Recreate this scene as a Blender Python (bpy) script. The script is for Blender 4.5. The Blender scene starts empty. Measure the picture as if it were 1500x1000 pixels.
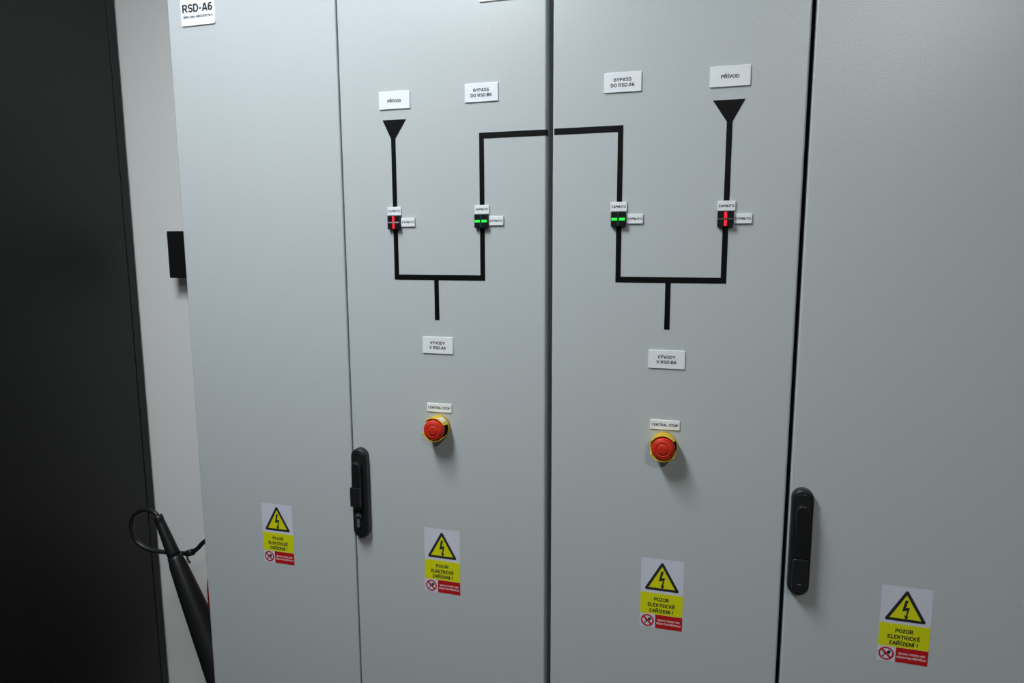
import bpy, bmesh, math
from mathutils import Vector, Matrix

PI = math.pi
Z0 = 1.40                      # height above the floor of the datum used for the cabinet fronts
scene = bpy.context.scene
COL = scene.collection

# ------------------------------------------------------------------ materials
def mat(name, color, rough=0.5, metal=0.0, bump=None, spec=0.5, coat=0.0, var=None, emit=None):
    m = bpy.data.materials.new(name); m.use_nodes = True
    nt = m.node_tree; b = nt.nodes['Principled BSDF']
    b.inputs['Base Color'].default_value = (*color, 1)
    b.inputs['Roughness'].default_value = rough
    b.inputs['Metallic'].default_value = metal
    b.inputs['Specular IOR Level'].default_value = spec
    b.inputs['Coat Weight'].default_value = coat
    if emit:
        b.inputs['Emission Color'].default_value = (*emit[0], 1)
        b.inputs['Emission Strength'].default_value = emit[1]
    tc = nt.nodes.new('ShaderNodeTexCoord')
    if bump:
        scale, strength, dist = bump
        n = nt.nodes.new('ShaderNodeTexNoise'); n.inputs['Scale'].default_value = scale
        n.inputs['Detail'].default_value = 3
        bp = nt.nodes.new('ShaderNodeBump'); bp.inputs['Strength'].default_value = strength
        bp.inputs['Distance'].default_value = dist
        nt.links.new(tc.outputs['Object'], n.inputs['Vector'])
        nt.links.new(n.outputs['Fac'], bp.inputs['Height'])
        nt.links.new(bp.outputs['Normal'], b.inputs['Normal'])
    if var:
        scale, amt = var
        n = nt.nodes.new('ShaderNodeTexNoise'); n.inputs['Scale'].default_value = scale
        n.inputs['Detail'].default_value = 5
        r = nt.nodes.new('ShaderNodeMapRange')
        r.inputs['To Min'].default_value = 1 - amt; r.inputs['To Max'].default_value = 1 + amt
        mx = nt.nodes.new('ShaderNodeVectorMath'); mx.operation = 'SCALE'
        mx.inputs[0].default_value = color
        nt.links.new(tc.outputs['Object'], n.inputs['Vector'])
        nt.links.new(n.outputs['Fac'], r.inputs['Value'])
        nt.links.new(r.outputs['Result'], mx.inputs['Scale'])
        nt.links.new(mx.outputs['Vector'], b.inputs['Base Color'])
    return m

def floor_mat():
    m = mat('raised_floor_tiles', (.1, .105, .11), .45, var=None)
    nt = m.node_tree; b = nt.nodes['Principled BSDF']
    tc = nt.nodes.new('ShaderNodeTexCoord')
    br = nt.nodes.new('ShaderNodeTexBrick'); br.offset = 0
    br.inputs['Scale'].default_value = 1.0
    br.inputs['Brick Width'].default_value = .6; br.inputs['Row Height'].default_value = .6
    br.inputs['Mortar Size'].default_value = .003
    br.inputs['Color1'].default_value = (.04, .042, .045, 1); br.inputs['Color2'].default_value = (.036, .038, .04, 1)
    br.inputs['Mortar'].default_value = (.05, .05, .05, 1)
    nt.links.new(tc.outputs['Object'], br.inputs['Vector'])
    nt.links.new(br.outputs['Color'], b.inputs['Base Color'])
    return m

M = dict(
    paint=mat('light_grey_powder_coat', (.515, .545, .55), .30, spec=.75, bump=(460, .28, .0010)),
    frame=mat('cabinet_frame_paint', (.40, .42, .42), .45),
    gasket=mat('black_rubber_gasket', (.012, .012, .012), .7),
    plinth=mat('dark_grey_plinth', (.05, .052, .055), .5),
    tape=mat('black_gloss_tape', (.003, .003, .0034), .42, spec=.18, bump=(260, .35, .0012)),
    plate=mat('white_engraved_plastic', (.83, .85, .87), .35),
    ink=mat('black_print', (.018, .018, .022), .5),
    blackpl=mat('black_textured_plastic', (.012, .012, .013), .36, bump=(900, .1, .0006)),
    blackpl2=mat('black_smooth_plastic', (.010, .010, .011), .28),
    chrome=mat('lock_metal', (.55, .53, .50), .28, metal=1),
    dark=mat('recess_shade_black', (.004, .004, .004), .6),  # near-black that paints the shade inside recesses
    indi=mat('indicator_housing_plastic', (.008, .009, .010), .35, spec=.3),
    redlit=mat('red_lit_lens', (.5, .01, .02), .3, emit=((1.0, .012, .03), 1.1)),
    greenlit=mat('green_lit_lens', (.02, .5, .05), .3, emit=((.02, 1.0, .05), 1.0)),
    lensgrey=mat('unlit_grey_lens', (.10, .10, .105), .25),
    lenshighlight=mat('clear_lens_highlight', (.30, .29, .30), .22),  # paler than the other unlit lens: highlight painted into the colour
    lensgreen=mat('unlit_dark_green_lens', (.012, .06, .04), .25),
    estop=mat('red_button_plastic', (.60, .026, .008), .5, spec=.3),
    guard=mat('yellow_guard_plastic', (.80, .53, .005), .35),
    stick=mat('white_sticker_film', (.66, .67, .76), .4),
    stickyel=mat('lemon_yellow_print', (.70, .71, .004), .4),
    stickred=mat('red_print', (.50, .008, .012), .4),
    stickwhite=mat('white_print', (.75, .72, .72), .45),
    rack=mat('black_rack_paint', (.006, .0058, .0058), .5, bump=(1200, .15, .0006), spec=.5),
    wall=mat('off_white_wall_paint', (.90, .895, .87), .8, bump=(180, .12, .001), var=(3, .02)),
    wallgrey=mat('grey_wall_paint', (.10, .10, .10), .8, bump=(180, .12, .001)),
    ceil=mat('dimmed_ceiling_paint', (.22, .22, .22), .85, bump=(120, .1, .001)),  # mid grey, darkened to cut the light bounced onto the cabinets
    floor=floor_mat(),
    extred=mat('red_gloss_paint', (.55, .012, .015), .25, coat=.4),
    hose=mat('black_hose_rubber', (.011, .011, .012), .38),
    horn=mat('black_horn_plastic', (.010, .010, .011), .42, bump=(300, .08, .0008)),
    lamp=mat('luminaire_housing_white', (.8, .8, .8), .4),
)
def lampmat(name, col, s):
    m = bpy.data.materials.new(name); m.use_nodes = True
    nt = m.node_tree; nt.nodes.clear()
    e = nt.nodes.new('ShaderNodeEmission'); o = nt.nodes.new('ShaderNodeOutputMaterial')
    e.inputs['Color'].default_value = (*col, 1); e.inputs['Strength'].default_value = s
    nt.links.new(e.outputs[0], o.inputs[0])
    return m

# ------------------------------------------------------------------ lettering (sans-serif capitals drawn as strokes, cap height 1)
def arc(cx, cy, rx, ry, a0, a1):
    n = max(4, int(abs(a1 - a0) / 15))
    return [(cx + rx * math.cos(math.radians(a0 + (a1 - a0) * k / n)), cy + ry * math.sin(math.radians(a0 + (a1 - a0) * k / n))) for k in range(n + 1)]
def _glyphs():
    stem = [(.08, 0), (.08, 1)]
    bowl = [(.08, .92), (.38, .92)] + arc(.38, .69, .24, .23, 90, -90) + [(.08, .46)]
    G = {
     'A': (.76, [[(.07, 0), (.355, 1)], [(.405, 1), (.69, 0)], [(.18, .28), (.58, .28)]]),
     'B': (.70, [stem, [(.08, .92), (.36, .92)] + arc(.36, .72, .20, .20, 90, -90) + [(.08, .52)], [(.08, .52), (.38, .52)] + arc(.38, .30, .24, .22, 90, -90) + [(.08, .08)]]),
     'C': (.72, [arc(.40, .5, .32, .42, 42, 318)]),
     'D': (.73, [stem, [(.08, .92), (.32, .92)] + arc(.32, .5, .33, .42, 90, -90) + [(.08, .08)]]),
     'E': (.64, [stem, [(.08, .92), (.62, .92)], [(.08, .52), (.57, .52)], [(.08, .08), (.64, .08)]]),
     'H': (.72, [stem, [(.64, 0), (.64, 1)], [(.08, .52), (.64, .52)]]),
     'I': (.22, [[(.11, 0), (.11, 1)]]),
     'J': (.54, [[(.45, 1), (.45, .28)] + arc(.26, .28, .19, .20, 0, -170)]),
     'K': (.72, [stem, [(.12, .36), (.64, 1)], [(.28, .56), (.66, 0)]]),
     'L': (.60, [stem, [(.08, .08), (.60, .08)]]),
     'M': (.84, [stem, [(.76, 0), (.76, 1)], [(.10, 1), (.42, .06)], [(.74, 1), (.42, .06)]]),
     'N': (.72, [stem, [(.64, 0), (.64, 1)], [(.09, 1), (.63, 0)]]),
     'O': (.80, [arc(.40, .5, .32, .42, 0, 360)]),
     'P': (.68, [stem, bowl]),
     'R': (.74, [stem, bowl, [(.38, .46), (.66, 0)]]),
     'S': (.68, [arc(.34, .71, .25, .21, 18, 270) + arc(.34, .29, .26, .21, 90, -165)[1:]]),
     'T': (.64, [[(.32, 0), (.32, 1)], [(.0, .92), (.64, .92)]]),
     'U': (.72, [[(.08, 1), (.08, .34)] + arc(.36, .34, .28, .26, 180, 360) + [(.64, 1)]]),
     'V': (.70, [[(.06, 1), (.345, 0)], [(.64, 1), (.355, 0)]]),
     'Y': (.70, [[(.05, 1), (.35, .42)], [(.65, 1), (.35, .42)], [(.35, .48), (.35, 0)]]),
     'Z': (.64, [[(.06, .92), (.58, .92)], [(.54, .90), (.09, .10)], [(.04, .08), (.62, .08)]]),
     'z': (.48, [[(.05, .62), (.44, .62)], [(.40, .60), (.09, .10)], [(.04, .08), (.46, .08)]]),
     '0': (.60, [arc(.30, .5, .22, .42, 0, 360)]),
     '2': (.60, [arc(.29, .70, .21, .22, 165, -35) + [(.10, .12)], [(.05, .08), (.56, .08)]]),
     '3': (.60, [arc(.28, .72, .20, .20, 155, -90), arc(.28, .30, .23, .22, 90, -155)]),
     '4': (.62, [[(.44, 0), (.44, 1)], [(.42, .95), (.08, .28)], [(.03, .27), (.60, .27)]]),
     '5': (.60, [[(.54, .92), (.16, .92), (.12, .48)], arc(.29, .32, .23, .24, 140, -155)]),
     '6': (.62, [arc(.31, .32, .23, .24, 0, 360), arc(.36, .48, .28, .44, 55, 205)]),
     '-': (.38, [[(.04, .40), (.34, .40)]]), '.': (.20, [[(.10, 0), (.10, .17)]]),
     '!': (.30, [[(.15, .30), (.15, 1)], [(.15, 0), (.15, .17)]]),
     '/': (.34, [[(.03, 0), (.31, 1)]]), '~': (.56, [[(.05, .40), (.17, .48), (.38, .40), (.50, .48)]]), ' ': (.26, []),
    }
    acute = lambda c: [(c - .05, 1.09), (c + .09, 1.30)]
    caron = lambda c: [[(c - .16, 1.30), (c, 1.11)], [(c + .16, 1.30), (c, 1.11)]]
    for ch, b, c in (('Í', 'I', .11), ('Ý', 'Y', .35), ('É', 'E', .33)): G[ch] = (G[b][0], G[b][1] + [acute(c)])
    for ch, b, c in (('Ř', 'R', .35), ('Ě', 'E', .33)): G[ch] = (G[b][0], G[b][1] + caron(c))
    return G
GLYPHS = _glyphs()
def glyph(ch): return GLYPHS[ch]
def ribbon(pl, h):
    """left and right edge points of a stroke; ends at the base or cap line are cut level"""
    P = [Vector(p) for p in pl]
    P = [p for i, p in enumerate(P) if i == 0 or (p - P[i - 1]).length > 1e-5]
    out = []; N = len(P)
    closed = N > 3 and (P[0] - P[-1]).length < 1e-6
    for i, p in enumerate(P):
        a = (p - P[i - 1]).normalized() if i > 0 else ((P[-1] - P[-2]).normalized() if closed else None)
        b = (P[i + 1] - p).normalized() if i < N - 1 else ((P[1] - P[0]).normalized() if closed else None)
        d = ((a or b) + (b or a)).normalized()
        n = Vector((-d.y, d.x)); k = h / max(.4, n.dot(Vector((-(b or a).y, (b or a).x))))
        l, r = p + n * k, p - n * k
        if not (a and b) and abs(d.x) > .05 and abs(d.y) > .3 and (p.y in (0, 1)):   # slanted end: cut level
            hx = h / abs(d.y) * (1 if n.x > 0 else -1); l, r = Vector((p.x + hx, p.y)), Vector((p.x - hx, p.y))
        out.append((l, r))
    return out

# ------------------------------------------------------------------ mesh builder
class MB:
    def __init__(self): self.bm = bmesh.new(); self.mats = []
    def mi(self, m):
        if m not in self.mats: self.mats.append(m)
        return self.mats.index(m)
    def _new(self, before, m, smooth=False):
        i = self.mi(m)
        for f in self.bm.faces:
            if f not in before: f.material_index = i; f.smooth = smooth
    def box(self, lo, hi, m, bev=0, seg=3):
        t = bmesh.new()
        bmesh.ops.create_cube(t, size=1)
        for v in t.verts:
            v.co = Vector([(lo[k] + hi[k]) / 2 + v.co[k] * (hi[k] - lo[k]) for k in range(3)])
        if bev: bmesh.ops.bevel(t, geom=t.edges[:], offset=bev, segments=seg, profile=.5, affect='EDGES')
        self.join(t, m)
        return self
    def join(self, t, m, smooth=None):
        i = self.mi(m)
        for f in t.faces:
            f.material_index = i
            if smooth is not None: f.smooth = smooth
        me = bpy.data.meshes.new('tmp'); t.to_mesh(me); t.free()
        self.bm.from_mesh(me); bpy.data.meshes.remove(me)
    def poly(self, pts, d0, d1, m, bev=0, seg=2):
        """outline in (x, z), extruded from depth d0 to depth d1 in front of the face (y = -depth)"""
        t = bmesh.new()
        a = [t.verts.new((x, -d0, z)) for x, z in pts]
        b = [t.verts.new((x, -d1, z)) for x, z in pts]
        n = len(pts)
        t.faces.new(a); top = t.faces.new(b)
        for k in range(n): t.faces.new((a[k], a[(k + 1) % n], b[(k + 1) % n], b[k]))
        bmesh.ops.recalc_face_normals(t, faces=t.faces[:])
        if bev: bmesh.ops.bevel(t, geom=list(top.edges), offset=bev, segments=seg, profile=.5, affect='EDGES')
        self.join(t, m)
        return self
    def loft(self, rings, m, smooth=True, closed=False, caps=True):
        t = bmesh.new()
        R = [[t.verts.new(p) for p in r] for r in rings]
        n = len(R[0]); L = len(R)
        for i in range(L if closed else L - 1):
            p, q = R[i], R[(i + 1) % L]
            for k in range(n): t.faces.new((p[k], p[(k + 1) % n], q[(k + 1) % n], q[k]))
        if caps and not closed:
            for r in (R[0], R[-1]): t.faces.new(r).smooth = False
        bmesh.ops.recalc_face_normals(t, faces=t.faces[:])
        for f in t.faces: f.smooth = smooth and len(f.verts) == 4
        self.join(t, m)
        return self
    def lathe(self, prof, m, axis='Y', c=(0, 0), n=48, smooth=True):
        """prof: (radius, along). axis Y: along = depth in front of the face, c = (x, z). axis Z: along = height, c = (x, y)"""
        rings = []
        for r, h in prof:
            r = max(r, 1e-6)
            ring = []
            for k in range(n):
                a = 2 * PI * k / n
                if axis == 'Y': ring.append((c[0] + r * math.cos(a), -h, c[1] + r * math.sin(a)))
                else: ring.append((c[0] + r * math.cos(a), c[1] + r * math.sin(a), h))
            rings.append(ring)
        return self.loft(rings, m, smooth)
    def tube(self, pts, rad, m, n=14, sub=6):
        P = [Vector(p) for p in pts]
        if sub > 1 and len(P) > 2:
            Q = []
            for i in range(len(P) - 1):
                p0, p1, p2, p3 = P[max(i - 1, 0)], P[i], P[i + 1], P[min(i + 2, len(P) - 1)]
                for s in range(sub):
                    u = s / sub
                    Q.append(.5 * ((2 * p1) + (p2 - p0) * u + (2 * p0 - 5 * p1 + 4 * p2 - p3) * u * u + (3 * p1 - p0 - 3 * p2 + p3) * u ** 3))
            Q.append(P[-1]); P = Q
        N = len(P)
        rr = rad if callable(rad) else (lambda u: rad)
        rings = []; up = Vector((0, 1, 0)); nrm = None
        for i, p in enumerate(P):
            tg = (P[min(i + 1, N - 1)] - P[max(i - 1, 0)]).normalized()
            if nrm is None: nrm = tg.orthogonal().normalized()
            nrm = (nrm - tg * nrm.dot(tg)).normalized()
            bn = tg.cross(nrm); r = rr(i / (N - 1))
            rings.append([p + (nrm * math.cos(2 * PI * k / n) + bn * math.sin(2 * PI * k / n)) * r for k in range(n)])
        return self.loft(rings, m)
    def cone(self, a, b, prof, m, n=32):
        """prof: (fraction along a-b, radius)"""
        a, b = Vector(a), Vector(b); d = (b - a); t = d.normalized()
        u = t.orthogonal().normalized(); w = t.cross(u)
        rings = [[a + d * f + (u * math.cos(2 * PI * k / n) + w * math.sin(2 * PI * k / n)) * max(r, 1e-6) for k in range(n)] for f, r in prof]
        return self.loft(rings, m)
    def text(self, body, cx, base, width, cap, depth, m, weight=.205, thick=.00012):
        """raised sans-serif lettering on the face: centred on cx, baseline at z = base"""
        strokes = []; x = 0
        for ch in body:
            w, S = glyph(ch)
            strokes += [[(px + x, py) for px, py in pl] for pl in S]
            x += w + .09
        x -= .09
        sx = width / x; sz = cap
        t = bmesh.new()
        for pl in strokes:
            q = ribbon(pl, weight / 2)
            f = [[t.verts.new((cx + (px - x / 2) * sx, -d, base + py * sz)) for px, py in (l, r)] for l, r in q for d in (depth, depth + thick)]
            n = len(q)
            for k in range(n - 1):
                a0, a1, b0, b1 = f[2 * k], f[2 * k + 1], f[2 * k + 2], f[2 * k + 3]
                t.faces.new((a1[0], a1[1], b1[1], b1[0]))
                t.faces.new((a0[0], a1[0], b1[0], b0[0])); t.faces.new((a0[1], b0[1], b1[1], a1[1]))
                t.faces.new((a0[0], b0[0], b0[1], a0[1]))
            t.faces.new((f[0][0], f[0][1], f[1][1], f[1][0])); t.faces.new((f[-2][0], f[-1][0], f[-1][1], f[-2][1]))
        bmesh.ops.recalc_face_normals(t, faces=t.faces[:])
        self.join(t, m)
        return self
    def build(self, name, parent=None, loc=None):
        me = bpy.data.meshes.new(name); self.bm.to_mesh(me); self.bm.free()
        for m in self.mats: me.materials.append(m)
        o = bpy.data.objects.new(name, me); COL.objects.link(o)
        if parent: o.parent = parent
        if loc: o.location = loc
        return o

def tag(o, label=None, cat=None, group=None, kind=None):
    if label: o['label'] = label
    if cat: o['category'] = cat
    if group: o['group'] = group
    if kind: o['kind'] = kind
    return o
def thing(name, loc, label, cat, group=None):
    o = bpy.data.objects.new(name, None); COL.objects.link(o); o.location = loc
    o.empty_display_size = .05
    return tag(o, label, cat, group)
def dup(o, loc=None, parent=None):
    c = o.copy(); COL.objects.link(c)
    if parent: c.parent = parent
    if loc: c.location = loc
    for ch in list(o.children): dup(ch, None, c)
    return c
def rrect(x0, z0, x1, z1, r, n=5):
    pts = []
    for cx, cz, a0 in ((x1 - r, z1 - r, 0), (x0 + r, z1 - r, 90), (x0 + r, z0 + r, 180), (x1 - r, z0 + r, 270)):
        for k in range(n + 1):
            a = math.radians(a0 + 90 * k / n); pts.append((cx + r * math.cos(a), cz + r * math.sin(a)))
    return pts

# ------------------------------------------------------------------ the room
XL, XR, YB, YF, H = -2.6, 3.0, .515, -2.9, 2.8
def struct(name, mb): return tag(mb.build(name), kind='structure')
struct('floor', MB().box((XL - .1, YF - .1, -.1), (XR + .1, YB + .1, 0), M['floor']))
struct('ceiling', MB().box((XL - .1, YF - .1, H), (XR + .1, YB + .1, H + .1), M['ceil']))
struct('wall_back', MB().box((XL - .1, YB, 0), (XR + .1, YB + .1, H), M['wall']))
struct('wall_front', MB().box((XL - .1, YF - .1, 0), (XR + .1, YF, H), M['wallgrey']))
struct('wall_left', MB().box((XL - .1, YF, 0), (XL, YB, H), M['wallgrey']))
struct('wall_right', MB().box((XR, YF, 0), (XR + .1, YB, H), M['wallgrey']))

# ceiling luminaires
def luminaire(x, y, lx, ly, strength, col, label):
    t = thing('ceiling_luminaire', (x, y, H), label, 'ceiling light')
    MB().box((-lx / 2 - .02, -ly / 2 - .02, -.06), (lx / 2 + .02, ly / 2 + .02, 0), M['lamp'], .006).build('housing', t)
    MB().box((-lx / 2, -ly / 2, -.068), (lx / 2, ly / 2, -.0605), lampmat('lit_diffuser', col, strength)).build('diffuser', t)
    return t
LUM = [(.14, -.90, .24, .80, 58.0, (.93, 1.0, 1.05), 'lit white ceiling light above the left grey cabinet'),
       (1.76, -2.25, .22, .40, 84.0, (1.0, 1.0, .95), 'lit white ceiling light above the right grey cabinet')]
for x, y, lx, ly, s, c, l in LUM:
    luminaire(x, y, lx, ly, s, c, l)

# ------------------------------------------------------------------ cabinets
def stadium(w, h, n=14):
    r = w / 2; pts = []
    for k in range(n + 1):
        a = PI * k / n; pts.append((r * math.cos(a), h / 2 - r + r * math.sin(a)))
    for k in range(n + 1):
        a = PI + PI * k / n; pts.append((r * math.cos(a), -h / 2 + r + r * math.sin(a)))
    return pts
def shift(pts, dx, dz): return [(x + dx, z + dz) for x, z in pts]

DOOR_Z0, DOOR_Z1 = .11 - Z0, 2.10 - Z0
def door(x0, x1, parent):
    return MB().box((x0, 0, DOOR_Z0), (x1, .022, DOOR_Z1), M['paint'], .0036, 5).build('door', parent)

def handle(cx, cz, d, kind):
    """swing handle: parts hang on the door (sub-parts)"""
    b = MB()
    # base: stadium with a chamfered shoulder, shade of the finger scoop painted as a darker patch
    b.poly(shift(stadium(.034, .184), cx, cz), 0, .015, M['blackpl'], .005, 4)
    b.poly(shift(stadium(.026, .172), cx, cz - .001), .0145, .0165, M['blackpl2'], .0012, 2)
    b.poly(shift(stadium(.0225, .030), cx, cz + .066), .0160, .0168, M['dark'])
    b.build('handle_base', d)
    l = MB()
    if kind == 'lock':
        l.poly(shift(stadium(.019, .097), cx - .0005, cz + .0195), .0166, .0270, M['blackpl2'], .0035, 4)
        l.poly(rrect(cx - .0122, cz - .022, cx + .0088, cz + .017, .0015), .0200, .0295, M['blackpl'], .0012, 2)
        l.build('handle_lever', d)
        k = MB()
        key2 = [(cx - .0015 + .0063 * math.cos(math.radians(a)), cz - .0445 + .0063 * math.sin(math.radians(a))) for a in range(-60, 241, 12)]
        key2 += [(cx - .0047, cz - .064)] + [(cx - .0015 + .0032 * math.cos(math.radians(a)), cz - .065 + .0032 * math.sin(math.radians(a))) for a in range(200, 341, 20)] + [(cx + .0017, cz - .064)]
        k.poly(key2, .0162, .0200, M['lensgrey'], .0005, 2)
        k.lathe([(.0001, .0195), (.0045, .0195), (.0045, .0206), (.0001, .0208)], M['blackpl2'], c=(cx - .0015, cz - .0445), n=24)
        k.box((cx - .0040, -.0214, cz - .0455), (cx - .0004, -.0206, cz - .0425), M['chrome'], .0003)
        k.box((cx + .0006, -.0214, cz - .0440), (cx + .0022, -.0206, cz - .0410), M['chrome'], .0003)
        tag(k.build('lock_cylinder', d), 'metal lock cylinder with keyhole')
    else:
        l.poly(shift(stadium(.022, .080), cx, cz + .0285), .0166, .0255, M['blackpl2'], .0035, 4)
        l.box((cx - .0110, -.0250, cz - .0215), (cx + .0110, -.0166, cz + .03), M['blackpl2'], .001)
        l.build('handle_lever', d)
        f = MB()
        f.poly(rrect(cx - .0120, cz - .081, cx + .0120, cz - .0228, .006), .0166, .0245, M['blackpl'], .002, 3)
        tip = [(cx + .0036 * math.cos(math.radians(a)), cz - .0660 + .0022 * math.sin(math.radians(a))) for a in range(180, 361, 20)]
        f.poly(tip, .0244, .0252, M['lensgrey'])
        f.build('lock_cover', d)

def cabinet(name, x0, x1, splits, handle_at, label, jl=0, jr=0):
    t = thing(name, (0, 0, Z0), label, 'cabinet')
    top, bot = 2.10 - Z0, -Z0
    b = MB()
    b.box((x0 + .002 - jl, .030, bot + .10), (x1 - .002 + jr, .500, top), M['frame'], .003)
    b.build('body', t)
    MB().box((x0 + .004, .030, bot), (x1 - .004, .495, bot + .0995), M['plinth'], .003).build('plinth', t)
    MB().box((x0 + .012, .0225, bot + .12), (x1 - .012, .0298, top - .012), M['gasket']).build('door_gasket', t)
    for i, (a, c) in enumerate(splits):
        d = door(a, c, t)
        if i == handle_at[0]: handle(handle_at[1], handle_at[2], d, handle_at[3])
    return t
cabinet('switchgear_cabinet', -.1144, .6535, [(-.1144, .2572), (.2600, .6535)], (1, .2790, -.297, 'lock'),
        'grey steel two-door cabinet on the left with RSD-A6 plate and keyed black handle', jr=.0065)
cabinet('switchgear_cabinet', .6648, 1.4700, [(.6648, 1.0648), (1.0712, 1.4700)], (1, 1.0905, -.298, 'cover'),
        'grey steel two-door cabinet on the right with plain black handle without keyhole', jl=.0060)

# ------------------------------------------------------------------ mimic diagrams of black tape
TW = .0088
def tape(name, parent, x0, z0, x1, z1):
    return MB().box((x0, -.0005, z0), (x1, -.00005, z1), M['tape']).build(name, parent)
def mimic(xa, xb, tri, bypass_side, stem_x, stem_z, label):
    t = thing('mimic_diagram', (0, 0, Z0), label, 'diagram line', 'black tape circuit diagrams')
    zb0, zb1 = .1265, .1362
    h = TW / 2
    fx = xa if bypass_side > 0 else xb         # feeder line
    bx = xb if bypass_side > 0 else xa         # bypass line
    MB().poly([(tri[0], .4160), (tri[1], .4160), (fx + h, .3825), (fx - h, .3825)], .00005, .0005, M['tape']).build('feeder_triangle', t)
    tape('tape_line', t, fx - h, .2600, fx + h, .3825)
    tape('tape_line', t, fx - h, zb1, fx + h, .2205)
    tape('tape_line', t, bx - h, .2600, bx + h, .37525)
    tape('tape_line', t, bx - h, zb1, bx + h, .2205)
    tape('tape_line', t, xa - h, zb0, xb + h, zb1)
    tape('tape_line', t, stem_x - h, stem_z, stem_x + h, zb0)
    if bypass_side > 0:
        b = MB().box((bx - h, -.0005, .37525), (.6507, -.00005, .3853), M['tape'])
        # wraps round the rounded door edge into the gap
        rings = []
        for k in range(9):
            a = math.radians(90 * k / 8); r0, r1 = .00285, .0033
            cx, cy = .6507, .0028
            rings.append([(cx + r0 * math.sin(a), cy - r0 * math.cos(a), .3753), (cx + r1 * math.sin(a), cy - r1 * math.cos(a), .3753),
                          (cx + r1 * math.sin(a), cy - r1 * math.cos(a), .3853), (cx + r0 * math.sin(a), cy - r0 * math.cos(a), .3853)])
        rings.append([(.65355, .014, .3753), (.6540, .014, .3753), (.6540, .014, .3853), (.65355, .014, .3853)])
        b.loft(rings, M['tape'], smooth=False)
        b.build('tape_line', t)
    else:
        tape('tape_line', t, .6678, .37525, bx + h, .3857)
    return t
mimic(.3668, .5369, (.3464, .3934), 1, .4466, .0525, 'black tape circuit diagram on the left cabinet, its bypass line running off to the right')
mimic(.7803, .9522, (.9256, .9744), -1, .8640, .0481, 'black tape circuit diagram on the right cabinet, its bypass line coming in from the left')

# ------------------------------------------------------------------ engraved plates
def plate(name, cx, cz, w, h, lines, label, cat='label plate', group=None, thick=.0022, r=.0012, bev=.0005):
    t = thing(name, (cx, 0, Z0 + cz), label, cat, group)
    MB().poly(rrect(-w / 2, -h / 2, w / 2, h / 2, r, 4), 0.00002, thick, M['plate'], bev, 2).build('plate_body', t)
    x = MB()
    for body, tx, base, width, cap in lines: x.text(body, tx, base, width, cap, thick + .00002, M['ink'])
    x.build('lettering', t)
    return t
W, Hh = .0611, .0313
two = lambda a, wa, b, wb: [(a, 0, .0015, wa, .0054), (b, 0, -.0072, wb, .0054)]
plate('label_plate', .3411 + W / 2, .4657 - Hh / 2, W, Hh, [('PŘÍVOD', 0, -.0042, .0268, .0052)], 'white plate reading PŘÍVOD above the feeder triangle of the left cabinet', group='white engraved plates')
plate('label_plate', .5071 + W / 2, .4685 - Hh / 2, W, Hh, two('BYPASS', .0285, 'DO RSD.B6', .0385), 'white plate reading BYPASS DO RSD.B6 on the left cabinet', group='white engraved plates')
plate('label_plate', .7518 + W / 2, .4690 - Hh / 2, W, Hh, two('BYPASS', .0285, 'DO RSD.A6', .0385), 'white plate reading BYPASS DO RSD.A6 on the right cabinet', group='white engraved plates')
plate('label_plate', .9196 + W / 2, .4669 - Hh / 2, W, Hh, [('PŘÍVOD', 0, -.0030, .0272, .0052)], 'white plate reading PŘÍVOD above the feeder triangle of the right cabinet', group='white engraved plates')
plate('label_plate', .4166 + W / 2, .0209 - Hh / 2, W, Hh, two('VÝVODY', .0295, 'V RSD.A6', .0325), 'white plate reading VÝVODY V RSD.A6 on the left cabinet', group='white engraved plates')
plate('label_plate', .8345 + W / 2, .0127 - Hh / 2, W, Hh, two('VÝVODY', .0295, 'V RSD.B6', .0330), 'white plate reading VÝVODY V RSD.B6 on the right cabinet', group='white engraved plates')
plate('label_plate', .4228 + .02525, -.1062 - .0081, .0505, .0163, [('CENTRAL STOP', 0, -.0023, .0445, .0046)], 'narrow white CENTRAL STOP plate above the emergency button of the left cabinet', group='narrow white stop plates')
plate('label_plate', .8401 + .02525, -.1089 - .0081, .0505, .0163, [('CENTRAL STOP', 0, -.0023, .0445, .0046)], 'narrow white CENTRAL STOP plate above the emergency button of the right cabinet', group='narrow white stop plates')
plate('label_plate', -.0413, .6525, .0785, .0750, [('RSD-A6', 0, -.0128, .0690, .0148), ('3NPE~50Hz 400/230V/TN-S', 0, -.0236, .0685, .0046)],
      'large white RSD-A6 plate cut off by the top of the picture, top left', r=.004)
plate('label_plate', .5660, .6165, .0611, .0313, [], 'white plate at the top edge of the left cabinet, only its lower corner in view', group='white engraved plates')
which = ['red-lit indicator of the left cabinet', 'green-lit indicator of the left cabinet', 'green-lit indicator of the right cabinet', 'red-lit indicator of the right cabinet']
IX = [.3664, .5367, .7798, .9516]; IZ = [.2320, .2323, .2325, .2306]
for i in range(4):
    plate('label_plate', [.3662, .5371, .7797, .9523][i], IZ[i] + .0208, .0275, .0156, [('ZAPNUTO', 0, -.0019, .0238, .0038)],
          'small white ZAPNUTO plate directly above the ' + which[i], group='small white ZAPNUTO plates', thick=.003, r=.0008)
    plate('label_plate', IX[i] + .0265, IZ[i] + .0003, .0278, .0158, [('VYPNUTO', .0004, -.0019, .0236, .0038)],
          'small white VYPNUTO plate right beside the ' + which[i], group='small white VYPNUTO plates', thick=.003, r=.0008)

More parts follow.
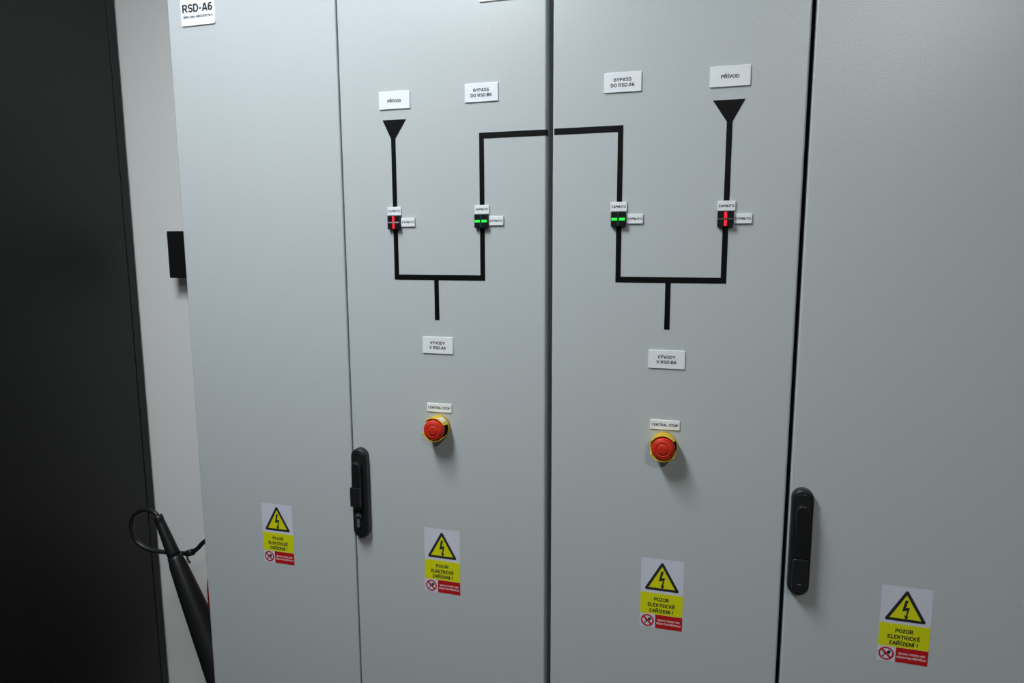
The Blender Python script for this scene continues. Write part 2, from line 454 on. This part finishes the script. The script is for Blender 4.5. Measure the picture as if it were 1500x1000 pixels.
# ------------------------------------------------------------------ position indicators
def indicator(x, z, colour, label, unlit):
    t = thing('position_indicator', (x, 0, Z0 + z), label, 'indicator light', 'square cross-slot indicator lights')
    h = .01225
    MB().box((-h, -.0080, -h), (h, -.0001, h), M['indi'], .0007, 2).build('housing', t)
    c = .0021; e = .0112
    if colour == 'red':
        MB().box((-c, -.0086, c * .8), (c, -.0081, e), M['redlit'], .0002, 1).box((-c, -.0086, -e), (c, -.0081, -c * .8), M['redlit'], .0002, 1).build('lit_bar', t)['label'] = 'red lit vertical bar'
        MB().box((-e, -.0086, -.0012), (e, -.0081, .0012), M[unlit], .0002, 1).build('unlit_bar', t)['label'] = 'unlit horizontal bar'
    else:
        MB().box((c * .8, -.0086, -c), (e, -.0081, c), M['greenlit'], .0002, 1).box((-e, -.0086, -c), (-c * .8, -.0081, c), M['greenlit'], .0002, 1).build('lit_bar', t)['label'] = 'green lit horizontal bar'
        MB().box((-.0013, -.0086, -e), (.0013, -.0081, e), M[unlit], .0002, 1).build('unlit_bar', t)['label'] = 'unlit vertical bar'
indicator(IX[0], IZ[0], 'red', 'red-lit square indicator on the left cabinet, in the feeder line', 'lenshighlight')
indicator(IX[1], IZ[1], 'green', 'green-lit square indicator on the left cabinet, in the bypass line', 'lensgreen')
indicator(IX[2], IZ[2], 'green', 'green-lit square indicator on the right cabinet, in the bypass line', 'lensgreen')
indicator(IX[3], IZ[3], 'red', 'red-lit square indicator on the right cabinet, in the feeder line', 'lensgrey')

# ------------------------------------------------------------------ emergency stop buttons
def estop(x, z, label, rot, sticker):
    t = thing('emergency_stop_button', (x, 0, Z0 + z), label, 'emergency button', 'red mushroom emergency stops')
    g = MB()
    n = 120; rings = []
    def front(a):                      # two lobes, low gaps at the sides
        s = math.degrees(a) % 360
        def lobe(c, half): 
            d = abs((s - c + 180) % 360 - 180)
            return max(0, min(1, (half - d) / 7))
        k = max(lobe(88 + rot, 62), lobe(262 + rot, 66))
        k = k * k * (3 - 2 * k)
        return .013 + .019 * k
    for i in range(n):
        a = 2 * PI * i / n; c, s = math.cos(a), math.sin(a); f = front(a)
        rings.append([(r * c, -d, r * s) for r, d in ((.0218, .0001), (.0222, .010), (.0228, f - .002), (.0232, f - .0006), (.0230, f), (.0216, f), (.0213, f - .0008), (.0208, .006), (.0206, .0001))])
    g.loft(rings, M['guard'], closed=True)
    g.lathe([(.0001, .0003), (.0207, .0003), (.0207, .0050), (.0001, .0050)], M['dark'])  # near-black floor paints the shadow between head and guard
    g.build('guard_collar', t)
    if sticker:
        s_ = MB(); rr = []
        for k in range(9):
            a = math.radians(38 + 32 * k / 8); c, s = math.cos(a), math.sin(a)
            rr.append([(.0225 * c, -.012, .0225 * s), (.02265 * c, -.012, .02265 * s), (.02335 * c, -.0285, .02335 * s), (.0231 * c, -.0285, .0231 * s)])
        s_.loft(rr, M['stickwhite'], smooth=False)
        tag(s_.build('guard_label', t), 'small white label on the yellow guard')
    MB().lathe([(.0001, .0051), (.0125, .0051), (.0125, .0185), (.0001, .0186)], M['dark'], n=32).build('stem', t)
    h = MB()
    h.lathe([(.0001, .0187), (.0165, .0187), (.0188, .0205), (.0195, .0230), (.0196, .0290), (.0190, .0325), (.0178, .0345), (.0150, .0362),
             (.0122, .0371), (.0112, .0372), (.0108, .0364), (.0098, .0364), (.0094, .0374), (.0060, .0379), (.0001, .0381)], M['estop'], n=64)
    for k in range(3):                 # turn-to-release arrows pressed into the head
        a0 = 120 * k + 20
        pts = [(.0170 * math.cos(math.radians(a)), .0170 * math.sin(math.radians(a))) for a in range(a0, a0 + 61, 10)]
        pts += [(.0150 * math.cos(math.radians(a)), .0150 * math.sin(math.radians(a))) for a in range(a0 + 60, a0 - 1, -10)]
        h.poly(pts, .0340, .03585, M['estop'])
    h.text('STOP', 0, -.0022, .0100, .0040, .0378, M['estop'], thick=.0005)
    h.build('button_head', t)
    return t
estop(.4478, -.1495, 'red emergency stop button in yellow guard on the left cabinet', -6, True)
estop(.8652, -.1510, 'red emergency stop button in yellow guard on the right cabinet', 4, False)

# ------------------------------------------------------------------ warning stickers
SW, SH = .074, .131
def sx(u): return (u - .5) * SW
def sz(v): return -v * SH
def rpoly(pts, r, n=4):
    out = []; N = len(pts)
    for i in range(N):
        p = Vector(pts[i]); a = (Vector(pts[i - 1]) - p).normalized(); b = (Vector(pts[(i + 1) % N]) - p).normalized()
        half = a.angle(b) / 2; d = r / math.tan(half)
        p1, p2 = p + a * d, p + b * d; c = p + (a + b).normalized() * (r / math.sin(half))
        for k in range(n + 1):
            q = p1.lerp(p2, k / n); q = c + (q - c).normalized() * r
            out.append((q.x, q.y))
    return out
def warning_sticker():
    t = thing('warning_sticker', (0, 0, 0), '', 'warning sign', 'electrical warning stickers')
    L = .0002
    MB().box((-SW / 2, -L, -SH), (SW / 2, -.00002, 0), M['stick']).build('backing_sheet', t)
    w = MB()
    tri = [(sx(.5), sz(.028)), (sx(.075), sz(.452)), (sx(.925), sz(.452))]
    w.poly(rpoly(tri, .0026), L, L + .0001, M['ink'])
    c = Vector((sx(.5), sz(.312)))
    inner = [tuple(c + (Vector(p) - c) * .735) for p in tri]
    w.poly(inner, L + .0001, L + .0002, M['stickyel'])
    bolt = [(.478, .168), (.538, .172), (.492, .268), (.572, .258), (.533, .374), (.562, .376), (.508, .432), (.472, .366), (.501, .369), (.524, .303), (.425, .318)]
    w.poly([(sx(u), sz(v)) for u, v in bolt], L + .0002, L + .0003, M['ink'])
    w.build('warning_triangle', t)
    y = MB().box((-SW / 2, -L - .0001, sz(.800)), (SW / 2, -L, sz(.492)), M['stickyel'])
    y.text('POZOR', 0, sz(.605), .0258, .0066, L + .0001, M['ink'], .215, .0001)
    y.text('ELEKTRICKÉ', 0, sz(.690), .0470, .0066, L + .0001, M['ink'], .215, .0001)
    y.text('ZAŘÍZENÍ !', 0, sz(.772), .0425, .0066, L + .0001, M['ink'], .215, .0001)
    y.build('text_panel', t)
    r = MB().box((sx(.365), -L - .0001, -SH), (SW / 2, -L, sz(.803)), M['stickred'])
    r.text('NEHAS VODOU ANI', sx(.68), sz(.892), .0385, .0034, L + .0001, M['stickwhite'], .17, .0001)
    r.text('PĚNOVÝMI PŘÍSTROJI', sx(.68), sz(.942), .0425, .0034, L + .0001, M['stickwhite'], .17, .0001)
    r.build('notice_panel', t)
    p = MB(); cx, cz = sx(.178), sz(.902); R0, R1 = .0115, .0089
    rings = []
    for k in range(48):
        a = 2 * PI * k / 48
        rings.append([(cx + q * math.cos(a), -d, cz + q * math.sin(a)) for q, d in ((R0, L), (R0, L + .00022), (R1, L + .00022), (R1, L))])
    p.loft(rings, M['stickred'], smooth=False, closed=True)
    # bucket throwing water at a small flame
    bk = [(.0005, .0030), (.0040, .0062), (.0066, .0038), (.0058, .0002), (.0030, -.0005)]
    p.poly([(cx + a, cz + b) for a, b in bk], L, L + .0001, M['ink'])
    sp = [(-.0010, .0022), (.0018, .0014), (.0008, -.0016), (-.0032, -.0042), (-.0022, -.0018), (-.0050, -.0010), (-.0028, .0004)]
    p.poly([(cx + a, cz + b) for a, b in sp], L, L + .0001, M['ink'])
    fl = [(-.0062, -.0060), (-.0030, -.0066), (-.0026, -.0046), (-.0040, -.0030), (-.0046, -.0046), (-.0060, -.0034)]
    p.poly([(cx + a, cz + b) for a, b in fl], L, L + .0001, M['ink'])
    s = R1 * .72; q = .0012
    p.poly([(cx - s - q, cz + s - q), (cx - s + q, cz + s + q), (cx + s + q, cz - s + q), (cx + s - q, cz - s - q)], L + .0001, L + .0002, M['stickred'])
    p.build('prohibition_symbol', t)
    return t
st = warning_sticker()
spots = [(.0382, -.3453, 'yellow electrical warning sticker low on the far left door, left of the keyed handle'),
         (.4105, -.3568, 'yellow electrical warning sticker below the emergency button of the left cabinet'),
         (.8313, -.3624, 'yellow electrical warning sticker below the emergency button of the right cabinet'),
         (1.2182, -.3581, 'yellow electrical warning sticker on the far right door, right of the plain handle')]
for i, (x, z, l) in enumerate(spots):
    o = st if i == 0 else dup(st)
    o.location = (x + SW / 2, 0, Z0 + z); o['label'] = l

# ------------------------------------------------------------------ black rack on the left
RX, RZ = -.752, 2.45
t = thing('server_rack', (RX - .3, 0, 0), 'tall black rack at the left edge, its plain side towards the grey cabinets', 'rack')
x1, x0, y0, y1 = .3, -.3, -.60, .503
b = MB().box((x0, y0, .02), (x1 - .002, y1, RZ), M['rack'], .002)
b.build('rack_body', t)
MB().box((x1 - .0018, y0 + .03, .06), (x1 + .0015, .4745, RZ - .03), M['rack'], .0012, 2).build('side_panel', t)
MB().box((x1 - .0018, .4785, .06), (x1 + .0005, y1, RZ - .03), M['rack'], .0005, 1).build('corner_post', t)
for sx_ in (-.27, .27):
    for sy_ in (-.56, .46):
        MB().lathe([(.02, 0), (.02, .0199)], M['blackpl'], 'Z', (sx_, sy_), 16).build('foot', t)

# ------------------------------------------------------------------ black box on the wall
t = thing('wall_box', (-.515, YB, Z0 + .1655), 'black box fixed to the white wall, half hidden behind the left grey cabinet', 'wall box')
MB().box((-.0655, -.052, -.0672), (.0655, -.0001, .0672), M['blackpl'], .002).build('box_body', t)
MB().box((-.0655, -.0600, -.0672), (.0655, -.0521, .0672), M['blackpl2'], .002).build('front_cover', t)

# ------------------------------------------------------------------ fire extinguisher between rack and cabinet
EX, EY = -.3926, .4042
t = thing('fire_extinguisher', (EX, EY, 0), 'fire extinguisher with black horn and hose standing behind the left grey cabinet', 'fire extinguisher')
MB().lathe([(.055, 0), (.066, .006), (.066, .60), (.064, .627), (.058, .655), (.044, .682), (.026, .700), (.019, .706), (.019, .720)], M['extred'], 'Z', (0, 0), 48).build('cylinder_body', t)
MB().lathe([(.017, .7202), (.021, .725), (.021, .760), (.012, .765), (.012, .780)], M['chrome'], 'Z', (0, 0), 24).build('valve', t)
MB().box((-.02, -.014, .7805), (.11, .014, .790), M['blackpl2'], .003).build('squeeze_lever', t)
def rel(p): return (p[0] - EX, p[1] - EY, p[2] + Z0)
ga, gb = rel((-.4880, .25, -.5330)), rel((-.4420, .25, -.6420))
hb = rel((-.2830, .25, -1.040))
hs = MB()
hs.tube([rel(p) for p in ((-.4875, .25, -.5360), (-.4990, .25, -.5250), (-.5270, .25, -.5210), (-.5530, .25, -.5310), (-.5730, .25, -.5500), (-.5825, .251, -.5840), (-.5690, .254, -.6210),
         (-.5310, .260, -.6420), (-.4860, .270, -.6470), (-.4480, .280, -.6500), (-.4140, .278, -.6440), (-.3860, .274, -.6260), (-.3600, .272, -.6020), (-.3330, .290, -.5850), (-.3230, .335, -.5930), (-.3480, .378, -.6350), (-.3760, .3920, -.6560))], .0060, M['hose'])
hs.build('hose', t)
g = MB()
g.cone(ga, gb, [(0, .010), (.02, .0120), (.10, .0130), (.12, .0115), (.2, .0125), (.7, .0155), (.92, .0165), (1.0, .0165)], M['horn'])
g.build('horn_grip', t)
h = MB()
h.cone(gb, hb, [(0, .0165), (.004, .0185), (.03, .0190), (.045, .0205), (.07, .0225), (.32, .0295), (.97, .0450), (1.0, .0470), (1.0, .0445), (.9, .0410)], M['horn'], 40)
h.build('horn', t)
k = MB()
k.tube([rel(p) for p in ((-.4260, .279, -.6475), (-.4040, .277, -.6390))], .0090, M['hose'], sub=1)
k.tube([rel(p) for p in ((-.4160, .268, -.6490), (-.4120, .266, -.6590), (-.4040, .264, -.6640))], .0028, M['hose'], sub=3)
k.build('hose_strap', t)

# ------------------------------------------------------------------ camera
cam = bpy.data.cameras.new('camera'); co = bpy.data.objects.new('camera', cam); COL.objects.link(co)
R_ = Vector((0.9589741233816764, 0.2834732822513781, -0.0033954283935424333))
D_ = Vector((-0.03660730282819807, 0.13569949004941428, 0.9900735092809895)) * -1
F_ = Vector((-0.2811201452475253, 0.9493305781707232, -0.14050949180055705))
U_ = R_.cross(F_) 
rot = Matrix((R_, U_, -F_)).transposed()
co.matrix_world = Matrix.Translation((.93789, -1.17005, Z0 + .19079)) @ rot.to_4x4()
cam.sensor_width = 36; cam.sensor_fit = 'HORIZONTAL'
cam.lens = 998.859 / 1500 * 36
cam.clip_start = .01; cam.clip_end = 50
scene.camera = co

# ------------------------------------------------------------------ world and view
w = bpy.data.worlds.new('World'); scene.world = w; w.use_nodes = True
w.node_tree.nodes['Background'].inputs['Color'].default_value = (.02, .02, .02, 1)
vs = scene.view_settings
vs.view_transform = 'Standard'; vs.look = 'None'; vs.gamma = 1; vs.use_curve_mapping = False
vs.exposure = 0.0
